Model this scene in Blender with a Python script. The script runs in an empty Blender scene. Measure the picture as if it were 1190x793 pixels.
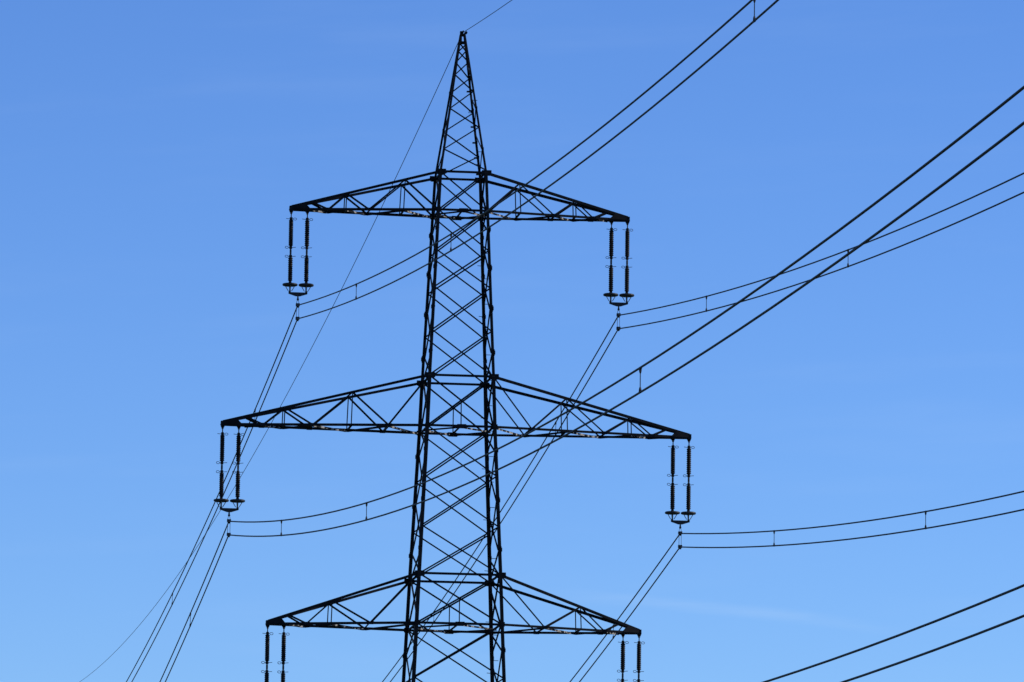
import bpy, bmesh, math, random
from mathutils import Vector, Matrix

random.seed(7)
sc = bpy.context.scene
COL = sc.collection

# ------------------------------------------------------------------ camera
EYE = 1.7                                        # camera height above the field
D, CX = 190.3057, -22.8032                       # metres from the tower, to the left of the line
F, TILT, PAN, ROLL = 7663.54567, 0.13753, 0.12749, 0.01308
cp, sp, ct, st = math.cos(PAN), math.sin(PAN), math.cos(TILT), math.sin(TILT)
cr, sr = math.cos(ROLL), math.sin(ROLL)
fwd = Vector((sp * ct, cp * ct, st))
r0 = Vector((cp, -sp, 0)); u0 = Vector((-sp * st, -cp * st, ct))
right = r0 * cr + u0 * sr
up = -r0 * sr + u0 * cr
cam = bpy.data.objects.new('camera', bpy.data.cameras.new('camera'))
COL.objects.link(cam)
M = Matrix((right, up, -fwd)).transposed().to_4x4()
M.translation = Vector((CX, -D, EYE))
cam.matrix_world = M
cam.data.sensor_width = 36
cam.data.lens = F / 1190 * 36
cam.data.clip_start = 0.5
cam.data.clip_end = 20000
sc.camera = cam

# ------------------------------------------------------------------ sky, sun, exposure
SUN_EL, SUN_AZ = math.radians(34), math.radians(91)     # azimuth clockwise from the +Y axis
wd = bpy.data.worlds.new('World'); sc.world = wd; wd.use_nodes = True
N = wd.node_tree.nodes; L = wd.node_tree.links
for n in list(N): N.remove(n)
def nd(t, **kw):
    n = N.new(t)
    for k, v in kw.items(): setattr(n, k, v)
    return n
out = nd('ShaderNodeOutputWorld'); bg = nd('ShaderNodeBackground')
sky = nd('ShaderNodeTexSky'); sky.sky_type = 'NISHITA'; sky.sun_disc = False
sky.sun_elevation = SUN_EL; sky.sun_rotation = SUN_AZ
sky.air_density = 1.0; sky.dust_density = 0.0; sky.ozone_density = 3.0; sky.altitude = 600
bg.inputs['Strength'].default_value = 0.106
L.new(bg.outputs[0], out.inputs[0])
def math_(op, a, b=None, clamp=False):
    n = nd('ShaderNodeMath', operation=op, use_clamp=clamp)
    for i, v in enumerate((a, b)):
        if v is None: continue
        if isinstance(v, (int, float)): n.inputs[i].default_value = v
        else: L.new(v, n.inputs[i])
    return n.outputs[0]
# clean dry-air blue: the sky model graded by one constant tint
tint = nd('ShaderNodeMix', data_type='RGBA', blend_type='MULTIPLY'); tint.inputs['Factor'].default_value = 1
def scaled(sock, k):
    n = nd('ShaderNodeVectorMath', operation='SCALE'); L.new(sock, n.inputs[0]); n.inputs['Scale'].default_value = k; return n.outputs[0]
gam = nd('ShaderNodeGamma'); L.new(scaled(sky.outputs[0], .1), gam.inputs[0]); gam.inputs[1].default_value = 1.32
L.new(scaled(gam.outputs[0], 10), tint.inputs[6]); tint.inputs[7].default_value = (.90, 1.15, 1.68, 1)
# thin high cirrus, laid out by compass direction and elevation
tc = nd('ShaderNodeTexCoord'); xyz = nd('ShaderNodeSeparateXYZ'); L.new(tc.outputs['Generated'], xyz.inputs[0])
az = math_('ARCTAN2', xyz.outputs[0], xyz.outputs[1]); el = math_('ARCSINE', xyz.outputs[2])
def streaks(kaz, kel, tilt_, detail, seed):
    cb = nd('ShaderNodeCombineXYZ')
    L.new(math_('MULTIPLY', az, kaz), cb.inputs[0])
    L.new(math_('MULTIPLY', math_('ADD', el, math_('MULTIPLY', az, tilt_)), kel), cb.inputs[1])
    cb.inputs[2].default_value = seed
    no = nd('ShaderNodeTexNoise'); no.inputs['Scale'].default_value = 1; no.inputs['Detail'].default_value = detail
    no.inputs['Roughness'].default_value = .55
    L.new(cb.outputs[0], no.inputs['Vector']); return no.outputs['Fac']
def smooth(v, lo, hi):
    n = nd('ShaderNodeMapRange', interpolation_type='SMOOTHSTEP'); L.new(v, n.inputs[0])
    n.inputs[1].default_value = lo; n.inputs[2].default_value = hi; return n.outputs[0]
veil = math_('MULTIPLY', smooth(streaks(14, 110, -.05, 4, 3.1), .48, .78), .04)
# one longer wisp low on the right: a curved thin band broken up by fine streaks
WAZ, WEL = WISP = (.1607, .0972)
da = math_('SUBTRACT', az, WAZ)
cen = math_('ADD', math_('MULTIPLY', math_('MULTIPLY', da, da), -.8), math_("MULTIPLY", da, -.09))
dist = math_('SUBTRACT', math_('SUBTRACT', el, WEL), cen)
dist = math_('ADD', dist, math_('MULTIPLY', math_('SUBTRACT', streaks(60, 300, 0, 3, 8.7), .5), .0012))
body = math_('MULTIPLY', smooth(math_('ABSOLUTE', dist), .0015, .0), smooth(math_('ABSOLUTE', da), .033, .004))
wisp = math_('MULTIPLY', math_('MULTIPLY', body, smooth(streaks(40, 500, 0, 4, 5.2), .1, .7)), .14)
cover = math_('ADD', veil, wisp, True)
mx = nd('ShaderNodeMix', data_type='RGBA'); L.new(cover, mx.inputs['Factor'])
L.new(tint.outputs[2], mx.inputs[6]); mx.inputs[7].default_value = (5.6, 7.2, 9.4, 1)
L.new(mx.outputs[2], bg.inputs['Color'])

sun = bpy.data.objects.new('sun', bpy.data.lights.new('sun', 'SUN')); COL.objects.link(sun)
sun.data.energy = 3.5; sun.data.angle = math.radians(0.5); sun.data.color = (1, .95, .87)
sdir = Vector((math.sin(SUN_AZ) * math.cos(SUN_EL), math.cos(SUN_AZ) * math.cos(SUN_EL), math.sin(SUN_EL)))
sun.rotation_euler = sdir.to_track_quat('Z', 'Y').to_euler()
sun.location = sdir * 300
sc.view_settings.view_transform = 'Standard'; sc.view_settings.look = 'None'
sc.view_settings.exposure = 0; sc.view_settings.gamma = 1; sc.view_settings.use_curve_mapping = False

# ------------------------------------------------------------------ materials
def material(name, col, rough=.6, spec=.3, metal=0, col2=None, scale=8, detail=4, lo=.4, hi=.6, bump=0):
    m = bpy.data.materials.new(name); m.use_nodes = True
    nt = m.node_tree; b = nt.nodes['Principled BSDF']
    b.inputs['Roughness'].default_value = rough
    b.inputs['Specular IOR Level'].default_value = spec
    b.inputs['Metallic'].default_value = metal
    b.inputs['Base Color'].default_value = (*col, 1)
    if col2 is not None:
        tc = nt.nodes.new('ShaderNodeTexCoord'); no = nt.nodes.new('ShaderNodeTexNoise')
        ra = nt.nodes.new('ShaderNodeValToRGB')
        no.inputs['Scale'].default_value = scale; no.inputs['Detail'].default_value = detail
        ra.color_ramp.elements[0].position = lo; ra.color_ramp.elements[0].color = (*col, 1)
        ra.color_ramp.elements[1].position = hi; ra.color_ramp.elements[1].color = (*col2, 1)
        nt.links.new(tc.outputs['Object'], no.inputs['Vector'])
        nt.links.new(no.outputs['Fac'], ra.inputs['Fac'])
        nt.links.new(ra.outputs['Color'], b.inputs['Base Color'])
        if bump:
            bm_ = nt.nodes.new('ShaderNodeBump'); bm_.inputs['Strength'].default_value = bump
            nt.links.new(no.outputs['Fac'], bm_.inputs['Height']); nt.links.new(bm_.outputs[0], b.inputs['Normal'])
    return m
STEEL = material('dark_coated_steel', (.006, .007, .009), .7, .1, 0, (.014, .014, .016), 3, 5)
GLINT = material('steel_with_painted_glints', (.012, .012, .014), .8, .1, 0, (.42, .39, .35), 8, 6, .53, .57)  # pale flecks paint broken sun glints into the steel colour
PORC = material('brown_porcelain', (.009, .007, .006), .5, .15, 0, (.014, .010, .009), 12, 3)
FITTING = material('galvanised_fitting', (.02, .021, .024), .55, .2, 0, (.04, .041, .045), 20, 3)
BRIGHT = material('bare_hanger_steel', (.12, .13, .15), .45, .4, .3, (.2, .2, .22), 25, 3)
WIRE = material('weathered_aluminium_wire', (.010, .011, .016), .6, .15, 0, (.016, .017, .022), 2, 3)
EWIRE = material('weathered_steel_wire', (.02, .022, .03), .6, .2, 0, (.035, .037, .045), 2, 3)
GRASS = material('meadow_grass', (.035, .06, .018), .9, .1, 0, (.085, .11, .04), .15, 8, .35, .7, .4)
CONC = material('concrete', (.28, .27, .25), .85, .2, 0, (.38, .37, .34), 5, 6, .35, .65, .2)

# ------------------------------------------------------------------ mesh helpers
class MB:
    def __init__(s): s.v = []; s.f = []
    def add(s, vs, fs):
        o = len(s.v); s.v += [tuple(v) for v in vs]; s.f += [tuple(i + o for i in f) for f in fs]
    def loft(s, rings, closed=True, cap=True):
        n = len(rings[0]); vs = [p for r in rings for p in r]; fs = []
        for k in range(len(rings) - 1):
            for i in range(n if closed else n - 1):
                j = (i + 1) % n
                fs.append((k * n + i, k * n + j, (k + 1) * n + j, (k + 1) * n + i))
        if cap:
            fs.append(tuple(range(n))[::-1]); fs.append(tuple(range((len(rings) - 1) * n, len(rings) * n)))
        s.add(vs, fs)
    def angle(s, a, b, nrm, w=.05, t=.007, off=0., flip=False):
        """rolled steel angle from a to b: one flange lies in the plane with normal nrm, the other stands behind it"""
        a, b, n = Vector(a), Vector(b), Vector(nrm)
        d = (b - a).normalized(); n = (n - d * n.dot(d)).normalized(); e = d.cross(n)
        if flip: e = -e
        prof = [(-w / 2, 0), (w / 2, 0), (w / 2, -t), (-w / 2 + t, -t), (-w / 2 + t, -w), (-w / 2, -w)]
        s.loft([[p + e * x + n * (y + off) for x, y in prof] for p in (a, b)])
    def box(s, c, ex, ey, ez):
        c, ex, ey, ez = map(Vector, (c, ex, ey, ez))
        r = lambda z: [c + ex * x + ey * y + ez * z for x, y in ((-1, -1), (1, -1), (1, 1), (-1, 1))]
        s.loft([r(-1), r(1)])
    def plate(s, pts, nrm, t):
        n = Vector(nrm).normalized() * t / 2
        s.loft([[Vector(p) - n for p in pts], [Vector(p) + n for p in pts]])
    def tube(s, pts, r, n=8, closed=False):
        pts = [Vector(p) for p in pts]; rings = []
        ref = None
        for i, p in enumerate(pts):
            if closed: d = pts[(i + 1) % len(pts)] - pts[i - 1]
            else: d = pts[min(i + 1, len(pts) - 1)] - pts[max(i - 1, 0)]
            d.normalize()
            if ref is None: ref = Vector((0, 0, 1)) if abs(d.z) < .9 else Vector((1, 0, 0))
            x = (ref - d * ref.dot(d)).normalized(); y = d.cross(x); ref = x
            rr = r[i] if isinstance(r, (list, tuple)) else r
            rings.append([p + (x * math.cos(2 * math.pi * k / n) + y * math.sin(2 * math.pi * k / n)) * rr for k in range(n)])
        if closed: rings.append(rings[0])
        s.loft(rings, cap=not closed)
    def lathe(s, prof, c=(0, 0, 0), n=14):
        c = Vector(c)
        s.loft([[c + Vector((r * math.cos(2 * math.pi * k / n), r * math.sin(2 * math.pi * k / n), z)) for k in range(n)] for r, z in prof])
    def build(s, name, mat, parent=None, label=None, smooth=False):
        me = bpy.data.meshes.new(name); me.from_pydata(s.v, [], s.f)
        bm = bmesh.new(); bm.from_mesh(me); bmesh.ops.recalc_face_normals(bm, faces=bm.faces); bm.to_mesh(me); bm.free()
        if smooth:
            for p in me.polygons: p.use_smooth = True
        me.materials.append(mat)
        o = bpy.data.objects.new(name, me); COL.objects.link(o)
        if parent: o.parent = parent
        if label: o['label'] = label
        return o
def thing(name, loc, label, cat, group=None):
    o = bpy.data.objects.new(name, None); o.empty_display_size = .3; COL.objects.link(o)
    o.location = loc; o['label'] = label; o['category'] = cat
    if group: o['group'] = group
    return o
def angle_part(name, parent, a, b, nrm, w=.05, off=0., mat=None, flip=False, label=None):
    m = MB(); m.angle(a, b, nrm, w, max(.006, w * .12), off, flip)
    return m.build(name, mat or STEEL, parent, label)

# ------------------------------------------------------------------ ground
g = MB(); R = 6000; n = 48
g.add([(R * math.cos(2 * math.pi * k / n), R * math.sin(2 * math.pi * k / n), 0) for k in range(n)], [tuple(range(n))])
gr = g.build('ground', GRASS); gr['kind'] = 'structure'

# ------------------------------------------------------------------ lattice tower
ZL = dict(P=35.69679, T1=31.42288, T0=30.28114, M1=25.35898, M0=23.87308, B1=19.52029, B0=18.07094)
ZL = {k: v + EYE for k, v in ZL.items()}
WL = dict(P=.04, T1=.67134, T0=.72222, M1=.93701, M0=.98875, B1=1.18881, B0=1.24639)
SPAN = dict(T=5.01118, M=6.90916, B=5.48566)
PROF = [(ZL[k], WL[k]) for k in ('P', 'T1', 'T0', 'M1', 'M0', 'B1', 'B0')] + [(0.25, 2.08)]
def hw(z):
    for (z1, w1), (z0, w0) in zip(PROF, PROF[1:]):
        if z >= z0: return w0 + (w1 - w0) * (z - z0) / (z1 - z0)
    return PROF[-1][1]
def legp(sx, sy, z, grow=0.): return Vector((sx * (hw(z) + grow), sy * (hw(z) + grow), z))

tower = thing('lattice_tower', (0, 0, 0), 'tall black steel lattice transmission tower with three crossarms and a pointed peak', 'transmission tower')
def leg_size(z): return .068 if z > ZL['T1'] else (.088 if z > ZL['M1'] else .105)
legs = {}
for sx in (-1, 1):
    for sy in (-1, 1):
        m = MB()
        zs = [0.25, 9, ZL['B0'], ZL['B1'], ZL['M0'], ZL['M1'], ZL['M1'] + .01, ZL['T0'], ZL['T1'], ZL['T1'] + .01, ZL['P'] - .05]
        rings = []
        for z in zs:
            w = leg_size(z); t = w * .11; c = legp(sx, sy, z, w / 2)
            prof = [(0, 0), (w, 0), (w, t), (t, t), (t, w), (0, w)]
            if z > ZL['P'] - 1: prof = [(x * .8, y * .8) for x, y in prof]
            rings.append([c + Vector((-sx * x, -sy * y, 0)) for x, y in prof])
        m.loft(rings)
        legs[sx, sy] = m.build('leg', STEEL, tower)
        m = MB(); m.lathe([(.42, -.6), (.42, .12), (.38, .3)], (sx * 2.08, sy * 2.08, 0), 20)
        m.build('concrete_footing', CONC, tower)
def gusset(c, nrm, a, b, parent=tower, rot=0.):
    """small six-sided connection plate standing in the plane with normal nrm"""
    n = Vector(nrm); e = Vector((0, 0, 1)).cross(n).normalized(); u = n.cross(e)
    m = MB()
    pts = [Vector(c) + e * x * a + u * y * b for x, y in ((-1, -.15), (-.8, -1), (.7, -1), (1, -.6), (.95, 1), (-.7, .95))]
    m.plate(pts, n, .012); return m.build('gusset_plate', STEEL, parent)
# --- body bracing on the two faces across the line
def jit(v, k=.008): return v + Vector((random.uniform(-k, k), random.uniform(-k, k), random.uniform(-k, k)))
def xpanel(z1, z0, w=.043):
    for sy in (-1, 1):
        nrm = (0, sy, 0)
        a, b = legp(-1, sy, z1), legp(1, sy, z0)
        c, d = legp(1, sy, z1), legp(-1, sy, z0)
        angle_part('diagonal_brace', tower, jit(a), jit(b), nrm, w, -.012 - w * .2)
        angle_part('diagonal_brace', tower, jit(c), jit(d), nrm, w, .0)
def sidepanel(z1, z0, w=.038):
    for sx in (-1, 1):
        nrm = (sx, 0, 0)
        angle_part('side_brace', tower, jit(legp(sx, -1, z1), .012), jit(legp(sx, 1, z0), .012), nrm, w, .0)
        angle_part('side_brace', tower, legp(sx, 1, z1), legp(sx, -1, z0), nrm, w, -.012 - w * .2)
def zz(*a): return [v + EYE for v in a]
segs = [[ZL['T0']] + zz(29.100, 27.982, 26.702) + [ZL['M1']],
        [ZL['M0']] + zz(22.415, 20.935) + [ZL['B1']],
        [ZL['B0']] + zz(16.50, 14.75, 12.85)]
for lv in segs:
    for a, b in zip(lv, lv[1:]): xpanel(a, b)
    mids = [lv[0]] + [(a + b) / 2 + .03 for a, b in zip(lv, lv[1:])] + [lv[-1]]
    for a, b in zip(mids, mids[1:]): sidepanel(a, b)
    for z in mids[1:-1]:
        for sx in (-1, 1):
            for sy in (-1, 1):
                gusset(legp(sx, sy, z, .045) + Vector((0, sy * .012, 0)), (sx, 0, 0), .07, .10)
                m = MB(); m.box(legp(sx, sy, z, .06), (.012, 0, 0), (0, .025, 0), (0, 0, .055)); m.build('splice_plate', STEEL, tower)
for a, b in (('T1', 'T0'), ('M1', 'M0'), ('B1', 'B0')):
    xpanel(ZL[a], ZL[b], .044 if a == 'T1' else .05); sidepanel(ZL[a], ZL[b], .045)
# lower body, below the picture: wide K panels down to the footings
m = MB()
lv = [12.85 + EYE, 10.4, 6.0, .5]
for a, b in zip(lv, lv[1:]):
    for sg in (-1, 1):
        for ax in (0, 1):
            P = (lambda s, z: legp(s, sg, z)) if ax == 0 else (lambda s, z: legp(sg, s, z))
            nr = (0, sg, 0) if ax == 0 else (sg, 0, 0)
            m.angle(P(-1, a), P(1, b), nr, .07, .008); m.angle(P(1, a), P(-1, b), nr, .07, .008, -.025)
            m.angle(P(-1, a), P(1, a), nr, .06, .008, -.05)
m.build('lower_bracing', STEEL, tower)
# --- peak: one zigzag on each face, mirrored front to back
near = zz(31.514, 32.108, 32.804, 33.355, 33.895, 34.392, 34.791, 35.11, 35.331)
far = zz(31.438, 32.091, 32.783, 33.36, 33.917, 34.359, 34.824, 35.164, 35.407)
for sy, zs, s0 in ((-1, near, 1), (1, far, -1)):
    s = s0
    for a, b in zip(zs, zs[1:]):
        angle_part('peak_brace', tower, legp(s, sy, a), legp(-s, sy, b), (0, sy, 0), .036); s = -s
for sx in (-1, 1):
    s = 1
    zs = near[::1]
    for a, b in zip(zs, zs[1:]):
        angle_part('peak_side_brace', tower, legp(sx, s, a), legp(sx, -s, b), (sx, 0, 0), .03); s = -s
    for k, z in enumerate(zs[1:5]):
        gusset(legp(sx, 1 if k % 2 else -1, z, .025), (sx, 0, 0), .06, .08)
# small rest plates up the rear right leg of the peak
for z in zz(33.99, 33.43, 32.96, 32.50, 32.06, 31.58):
    p = legp(1, 1, z)
    m = MB(); m.box(p + Vector((-.035, .0, 0)), (.075, 0, 0), (0, .03, 0), (0, 0, .022)); m.box(p + Vector((.01, 0, .035)), (.03, 0, 0), (0, .03, 0), (0, 0, .03))
    m.build('foot_rest', STEEL, tower)
# cap and earth-wire clamp
zp = ZL['P']
m = MB()
m.box((0, 0, zp - .30), (.095, 0, 0), (0, .095, 0), (0, 0, .03))
m.box((0, 0, zp - .07), (.07, 0, 0), (0, .07, 0), (0, 0, .035))
m.box((-.035, 0, zp - .18), (.012, 0, 0), (0, .06, 0), (0, 0, .09))
m.build('peak_cap', STEEL, tower)
m = MB(); m.tube([(0, -.20, zp + .024), (0, -.09, zp + .01), (0, .09, zp + .008), (0, .2, zp - .018)], [.014, .032, .032, .014], 8)
m.box((-.04, 0, zp - .005), (.035, 0, 0), (0, .05, 0), (0, 0, .045))
m.plate([(.02, -.03, zp - .06), (.12, -.03, zp - .045), (.145, -.03, zp + .0), (.12, -.03, zp + .05), (.06, -.03, zp + .02)], (0, 1, 0), .025)
m.build('earth_wire_clamp', STEEL, tower)
# step bolts up the rear right leg
z = 12 + EYE; k = 0
while z < ZL['P'] - 1.2:
    p = legp(1, 1, z, leg_size(z) / 2); w = leg_size(z)
    m = MB()
    if k % 2 == 0: m.tube([p + Vector((0, 0, 0)), p + Vector((.15, 0, 0))], .009, 6)
    elif k % 4 == 1: m.tube([p + Vector((-w, -.01, 0)), p + Vector((-w - .10, -.01, .005))], .009, 6)
    else: m.tube([p + Vector((-.01, 0, 0)), p + Vector((-.01, .13, 0))], .009, 6)
    m.build('step_bolt', STEEL, legs[1, 1]); z += .375; k += 1
z = 12.2 + EYE
while z < ZL['T1']:
    p = legp(1, -1, z, leg_size(z) / 2)
    m = MB(); m.tube([p + Vector((-.02, 0, 0)), p + Vector((-.02, -.11, 0))], .008, 6)
    m.build('step_bolt', STEEL, legs[1, -1]); z += .75

# --- crossarms
ARM = dict(  # panel points as fractions of the arm, along the top (T) and bottom (B) chords
    T=dict(web=[('B', 0.), ('T', .237), ('B', .473), ('T', .63), ('B', .75), ('T', .865)], post=[.237, .63], plan=[0, .237, .473, .63, .75, .865], first=1),
    M=dict(web=[('T', 0.), ('B', .189), ('T', .372), ('B', .561), ('T', .70), ('B', .803), ('T', .89)], post=[.372, .70], plan=[0, .189, .372, .561, .70, .803, .89], first=1),
    B=dict(web=[('T', 0.), ('B', .307), ('T', .574), ('B', .74), ('T', .865)], post=[.574], plan=[0, .307, .574, .74, .865], first=-1))
for key in 'TMB':
    z1, z0, s = ZL[key + '1'], ZL[key + '0'], SPAN[key]
    spec = ARM[key]
    def top(sx, sy, t):
        a = legp(sx, sy, z1); b = Vector((sx * (s - .03), sy * .07, z0 + .045)); return a.lerp(b, t)
    def bot(sx, sy, t):
        a = legp(sx, sy, z0); b = Vector((sx * (s - .03), sy * .07, z0 - .032)); return a.lerp(b, t)
    m = MB()
    for sx in (-1, 1):
        for sy in (-1, 1):
            m.angle(top(sx, sy, 0), top(sx, sy, 1), (0, sy, 0), .078, .009, .012, flip=True)
            m.angle(bot(sx, sy, 0), bot(sx, sy, 1), (0, sy, 0), .07, .009, .012)
    for sy in (-1, 1):   # continuous through the body
        m.angle(legp(-1, sy, z1), legp(1, sy, z1), (0, sy, 0), .07, .009, .014)
        m.angle(legp(-1, sy, z0), legp(1, sy, z0), (0, sy, 0), .07, .009, .014)
    for sx in (-1, 1):
        m.angle(legp(sx, -1, z1), legp(sx, 1, z1), (sx, 0, 0), .05, .007, -.012)
        m.angle(legp(sx, -1, z0), legp(sx, 1, z0), (sx, 0, 0), .05, .007, -.012)
    arm = m.build('crossarm', STEEL, tower)
    for sx in (-1, 1):
        P = lambda kind, sy, t: (top if kind == 'T' else bot)(sx, sy, t)
        for sy in (-1, 1):
            for (k0, t0), (k1, t1) in zip(spec['web'], spec['web'][1:]):
                angle_part('web_brace', arm, P(k0, sy, t0), P(k1, sy, t1), (0, sy, 0), .05 if (k0 == 'B') == (t1 > t0) else .042, -.004)
            for t in spec['post']:
                angle_part('post', arm, P('T', sy, t) + Vector((0, 0, .03)), P('B', sy, t), (0, sy, 0), .032, -.004)
            # gusset plates where the chords meet the legs and at the bottom panel points
            gusset(legp(sx, sy, z1, .0) + Vector((0, sy * .03, -.01)), (0, sy, 0), .165, .085, arm)
            gusset(legp(sx, sy, z0, .0) + Vector((0, sy * .03, -.0)), (0, sy, 0), .085, .075, arm)
            for k0, t0 in spec['web'][1:-1]:
                if k0 == 'B': gusset(P('B', sy, t0) + Vector((0, sy * .022, .0)), (0, sy, 0), .10, .045, arm)
        # plan bracing between the two bottom chords
        f = spec['first'] * -sx      # side on which the zigzag leaves the body
        pl = spec['plan']
        for i in range(len(pl) - 1):
            a = bot(sx, f, pl[i]); b = bot(sx, -f, pl[i + 1]); f = -f
            d = b - a; lit = d.x * d.y > 0  # only braces turned to the sun get the painted glints
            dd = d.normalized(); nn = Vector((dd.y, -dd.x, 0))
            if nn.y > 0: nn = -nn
            angle_part('plan_brace', arm, a + Vector((0, 0, -.03)), b + Vector((0, 0, -.03)), nn, .055, 0, GLINT if lit else STEEL, label='plan brace with sun glints painted as pale flecks' if lit else None)
        for t in spec['post'] + ([.189] if key == 'M' else []):
            angle_part('cross_strut', arm, bot(sx, -1, t), bot(sx, 1, t), (sx, 0, 0), .045, 0)
        # boxed tip and the two hanging brackets
        t0 = 1 - .46 / s; tb = 1 - .66 / s
        m = MB()
        for sy in (-1, 1):
            n_ = Vector((0, sy * .02, 0))
            a, b, c, d = bot(sx, sy, tb), bot(sx, sy, 1), top(sx, sy, 1), top(sx, sy, t0)
            m.plate([a + n_, b + n_, c + n_, d + n_], (0, 1, 0), .012)
        e = Vector((sx * s, 0, z0 + .005))
        m.box(e + Vector((-sx * .035, 0, 0)), (.06, 0, 0), (0, .1, 0), (0, 0, .062))
        m.build('arm_tip', STEEL, arm)
        for xo in (.03, .505):
            m = MB(); c = Vector((sx * (s - xo), 0, z0 - .055))
            hw_ = .10 + xo * .12
            m.box(c + Vector((0, 0, .0)), (.05, 0, 0), (0, hw_, 0), (0, 0, .025))
            m.plate([c + Vector(q) for q in ((-.075, 0, .03), (.075, 0, .03), (.045, 0, -.06), (.02, 0, -.095), (-.02, 0, -.095), (-.045, 0, -.06))], (0, 1, 0), .03)
            m.build('hanging_bracket', STEEL, arm)
    # diamond of plan bracing inside the body, with the strut across its middle
    w = hw(z0); zc = z0 - .035
    pts = [Vector((-w, 0, zc)), Vector((0, -w, zc)), Vector((w, 0, zc)), Vector((0, w, zc))]
    for a, b in zip(pts, pts[1:] + pts[:1]):
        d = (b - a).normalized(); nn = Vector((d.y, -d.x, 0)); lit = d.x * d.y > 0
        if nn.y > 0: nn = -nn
        angle_part('plan_brace', arm, a, b, nn, .05, 0, GLINT if lit else STEEL, label='plan brace with sun glints painted as pale flecks' if lit else None)
    angle_part('cross_strut', arm, (.0, -w, z0 - .01), (.0, w, z0 - .01), (1, 0, 0), .04)
    for sy in (-1, 1): gusset((0, sy * (w + .026), z0 - .01), (0, sy, 0), .16, .065, arm)
    if key != 'T':
        wm = (hw(z0) + hw(z1)) / 2; zx = (z0 * hw(z1) + z1 * hw(z0)) / (hw(z0) + hw(z1))
        for sy in (-1, 1):
            angle_part('hanger', arm, (0, sy * hw(zx), zx), (0, sy * w, z0), (0, sy, 0), .032, -.004)

# ------------------------------------------------------------------ insulator assemblies
HALF = .2375        # half distance between the two strings of a pair
DZ = 2.86603        # upper clamp below the arm
SEP = .4
def rod_profile(z1, z0):
    """long-rod porcelain body with alternating sheds, metal caps at both ends"""
    p = [(.0, z1 + .085), (.016, z1 + .085), (.016, z1 + .05), (.045, z1 + .04), (.045, z1 - .03), (.033, z1 - .035)]
    n = round((z1 - z0 - .08) / .058); stp = (z1 - z0 - .08) / n
    for i in range(n):
        z = z1 - .04 - i * stp; r = .072
        p += [(.055, z), (r * .97, z - stp * .42), (r, z - stp * .52), (r * .93, z - stp * .60), (.057, z - stp * .72)]
    p += [(.033, z0 + .035), (.045, z0 + .03), (.045, z0 - .04), (.016, z0 - .05), (.016, z0 - .085), (0, z0 - .085)]
    return p
def horn(m, x, z, side):
    """racket-shaped arcing horn: an open upright loop on one side, a short stub on the other"""
    m.tube([(x, 0, z), (x - side * .06, 0, z), (x - side * .15, -.02, z + .006)], .008, 6)
    c = Vector((x + side * .115, 0, z))
    m.tube([c + Vector((.048 * math.cos(q), .03 * math.sin(q), .036 * math.sin(q))) for q in [2 * math.pi * i / 18 for i in range(18)]], .0075, 6, closed=True)
    m.tube([(x, 0, z), (x + side * .07, 0, z)], .008, 6)
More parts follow.
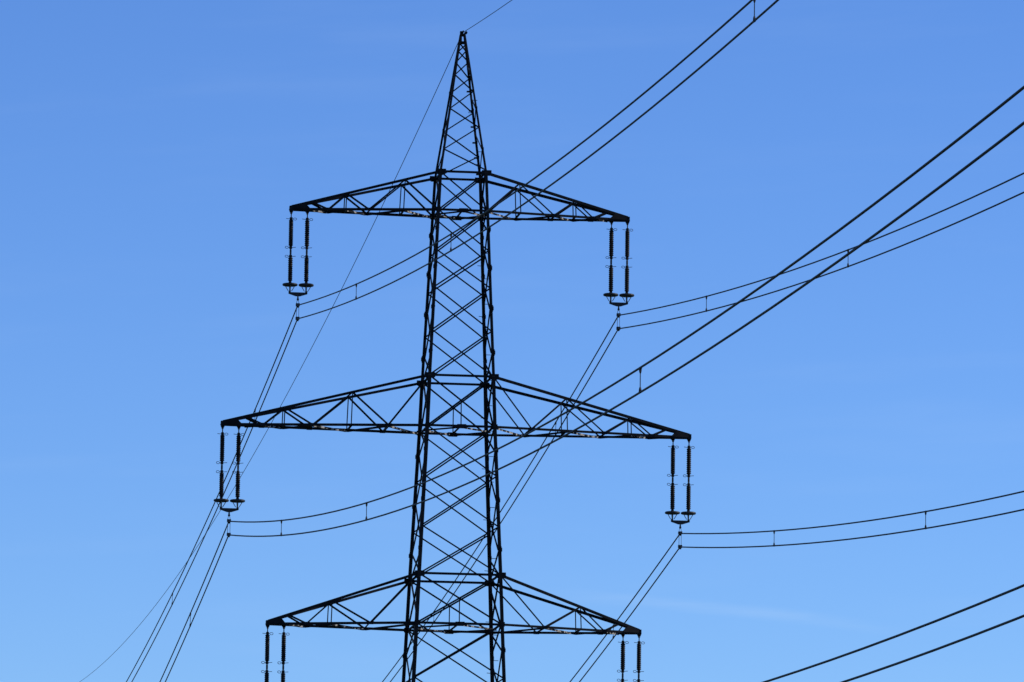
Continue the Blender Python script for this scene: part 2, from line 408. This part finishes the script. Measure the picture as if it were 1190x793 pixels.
def insulator(loc, label):
    t = thing('insulator_string', loc, label, 'insulator', 'paired insulator strings hanging from the crossarm tips')
    for s in (-1, 1):
        x = s * HALF
        m = MB(); m.tube([(x, 0, -.14), (x, 0, -.24)], .016, 8); m.lathe([(.0, -.13), (.03, -.135), (.034, -.16), (.0, -.185)], (x, 0, 0), 10)
        m.build('shackle', FITTING, t)
        for z1, z0 in ((-.31, -1.16), (-1.42, -2.20)):
            m = MB(); m.lathe(rod_profile(z1, z0), (x, 0, 0), 16); rod = m.build('insulator_rod', PORC, t)
            m = MB(); horn(m, x, z1 - .005, 1 if z1 > -1 else -1); m.build('arcing_horn', FITTING, rod)
            if z1 > -1:
                m = MB(); horn(m, x, z0 - .0, -1); m.build('arcing_horn', FITTING, rod)
        m = MB(); m.tube([(x, 0, -1.215), (x, 0, -1.25), (x, 0, -1.33), (x, 0, -1.365)], [.026, .03, .03, .026], 8); m.build('coupling_link', FITTING, t)
        m = MB()   # grading ring at the live end with its stays
        m.tube([(x + .19 * math.cos(q), .19 * math.sin(q), -2.265) for q in [2 * math.pi * i / 28 for i in range(28)]], .036, 8, closed=True)
        m.box((x, 0, -2.265), (.18, 0, 0), (0, .05, 0), (0, 0, .02))
        ring = m.build('grading_ring', FITTING, t, smooth=False)
        m = MB()
        for q in (-1, 1):
            m.tube([(x + q * .15, 0, -2.28), (x + q * .05, 0, -2.45)], .011, 6)
            m.tube([(x, q * .15, -2.28), (x, q * .04, -2.45)], .011, 6)
        m.build('ring_stay', BRIGHT, ring)
        m = MB(); m.tube([(x, 0, -2.28), (x, 0, -2.40), (x, 0, -2.50)], [.03, .022, .03], 8); m.build('socket_link', FITTING, t)
    m = MB()
    prof = [(-.275, -2.485), (.275, -2.485), (.275, -2.53), (.06, -2.60), (-.06, -2.60), (-.275, -2.53)]
    m.plate([(a, 0, b) for a, b in prof], (0, 1, 0), .05)
    for s in (-1, 1): m.box((s * .255, 0, -2.49), (.02, 0, 0), (0, .04, 0), (0, 0, .04))
    m.build('yoke_plate', FITTING, t)
    m = MB(); m.tube([(0, 0, -2.59), (0, 0, -2.70)], [.018, .03], 8); m.lathe([(0, -2.66), (.035, -2.68), (.035, -2.71), (0, -2.73)], (0, 0, 0), 10)
    m.build('clevis', FITTING, t)
    m = MB()
    for s in (-1, 1):
        m.tube([(s * .012, 0, -2.70), (s * .036, s * .02, -2.79), (s * .036, s * .02, -DZ - SEP)], .0075, 6)
    m.build('hanger_strap', BRIGHT, t)
    for k in range(2):
        z = -DZ - SEP * k
        m = MB(); m.tube([(0, -.17, z - .024), (0, -.09, z - .01), (0, 0, z), (0, .09, z - .01), (0, .17, z - .024)], [.018, .038, .045, .038, .018], 10)
        m.box((0, 0, z + .015), (.055, 0, 0), (0, .06, 0), (0, 0, .04)); m.box((0, 0, z - .045), (.03, 0, 0), (0, .05, 0), (0, 0, .02))
        m.build('suspension_clamp', FITTING, t)
    return t
WORD = dict(T='top', M='middle', B='bottom')
OFF = .26666
for key in 'TMB':
    for sx in (-1, 1):
        insulator((sx * (SPAN[key] - OFF), 0, ZL[key + '0']),
                  f"paired ribbed insulator strings hanging from the {'left' if sx < 0 else 'right'} tip of the {WORD[key]} crossarm")

# ------------------------------------------------------------------ conductors and earth wire
SAG = {('T', -1): (.1141351, .0004690, .1090106), ('T', 1): (.1160034, .0004703, .1180541), ('M', -1): (.1146429, .0004725, .1114233),
       ('M', 1): (.1096311, .0004515, .1146589), ('B', -1): (.1098336, .0004607, .1114233), ('B', 1): (.111, .0004607, .1146)}
BF = .0004625
SPN, SPF = 250, 246
def curve(a, b, s): return -a * s + b * s * s
def span_points(x, z, an, bn, af, bf):
    ss = [-SPN + i * (SPN / 90) for i in range(91)] + [i * (SPF / 80) for i in range(1, 81)]
    return [Vector((x, s, z + (curve(an, bn, -s) if s < 0 else curve(af, bf, s)))) for s in ss]
NOTE = {('T', -1): 'twin black conductor of the top left insulators, climbing steeply to the top edge',
        ('T', 1): 'twin black conductor of the top right insulators, rising gently to the right edge',
        ('M', -1): 'thick twin conductor of the middle left insulators, crossing behind nothing and climbing to the upper right corner',
        ('M', 1): 'twin black conductor of the middle right insulators, sweeping almost level to the right',
        ('B', -1): 'thick twin conductor of the bottom left insulators, crossing the lower right corner',
        ('B', 1): 'twin black conductor of the bottom right insulators, just below the others'}
NOTE['M', -1] = 'thick twin conductor of the middle left insulators'
for (key, sx), (an, bn, af) in SAG.items():
    x = sx * (SPAN[key] - OFF); z = ZL[key + '0'] - DZ
    t = thing('twin_conductor', (x, 0, z), NOTE[key, sx], 'power line', 'twin conductors of the power line')
    for k in range(2):
        db = (2.1e-6, -1.1e-6)[k] if (key, sx) == ('M', -1) else 0     # the two wires of a bundle never sag quite alike
        m = MB(); m.tube(span_points(0, -SEP * k, an, bn + db, af, BF), .019, 8)
        m.build('conductor_wire', WIRE, t, smooth=True)
    for s in (-16.5, -37.9, -81.3, -125, -168, -209, 13.5, 45.8, 82, 120, 160, 202):
        a, b = (an, bn) if s < 0 else (af, BF)
        zc = curve(a, b, abs(s)); sl = (-a + 2 * b * abs(s)) * (1 if s > 0 else -1)
        dv = Vector((0, 1, sl)).normalized()
        m = MB(); m.tube([(0, s, zc - .03), (0, s, zc - SEP + .03)], .0085, 6)
        for zz_, sg in ((zc, -1), (zc - SEP, 1)):
            c = Vector((0, s, zz_))
            m.tube([c - dv * .045, c + dv * .045], .024, 8)
            m.tube([c, c + Vector((0, 0, sg * .05)), c + Vector((0, 0, sg * .085))], [.026, .022, .012], 8)
        m.build('spacer', FITTING, t)
m = MB()
m.tube(span_points(0, 0, .1072834, .0004501, .0941732, .0003873), .0105, 6)
e = m.build('earth_wire', EWIRE, None, 'single thin earth wire running over the very tip of the tower', smooth=True)
e.location = (0, 0, ZL['P']); e['category'] = 'earth wire'
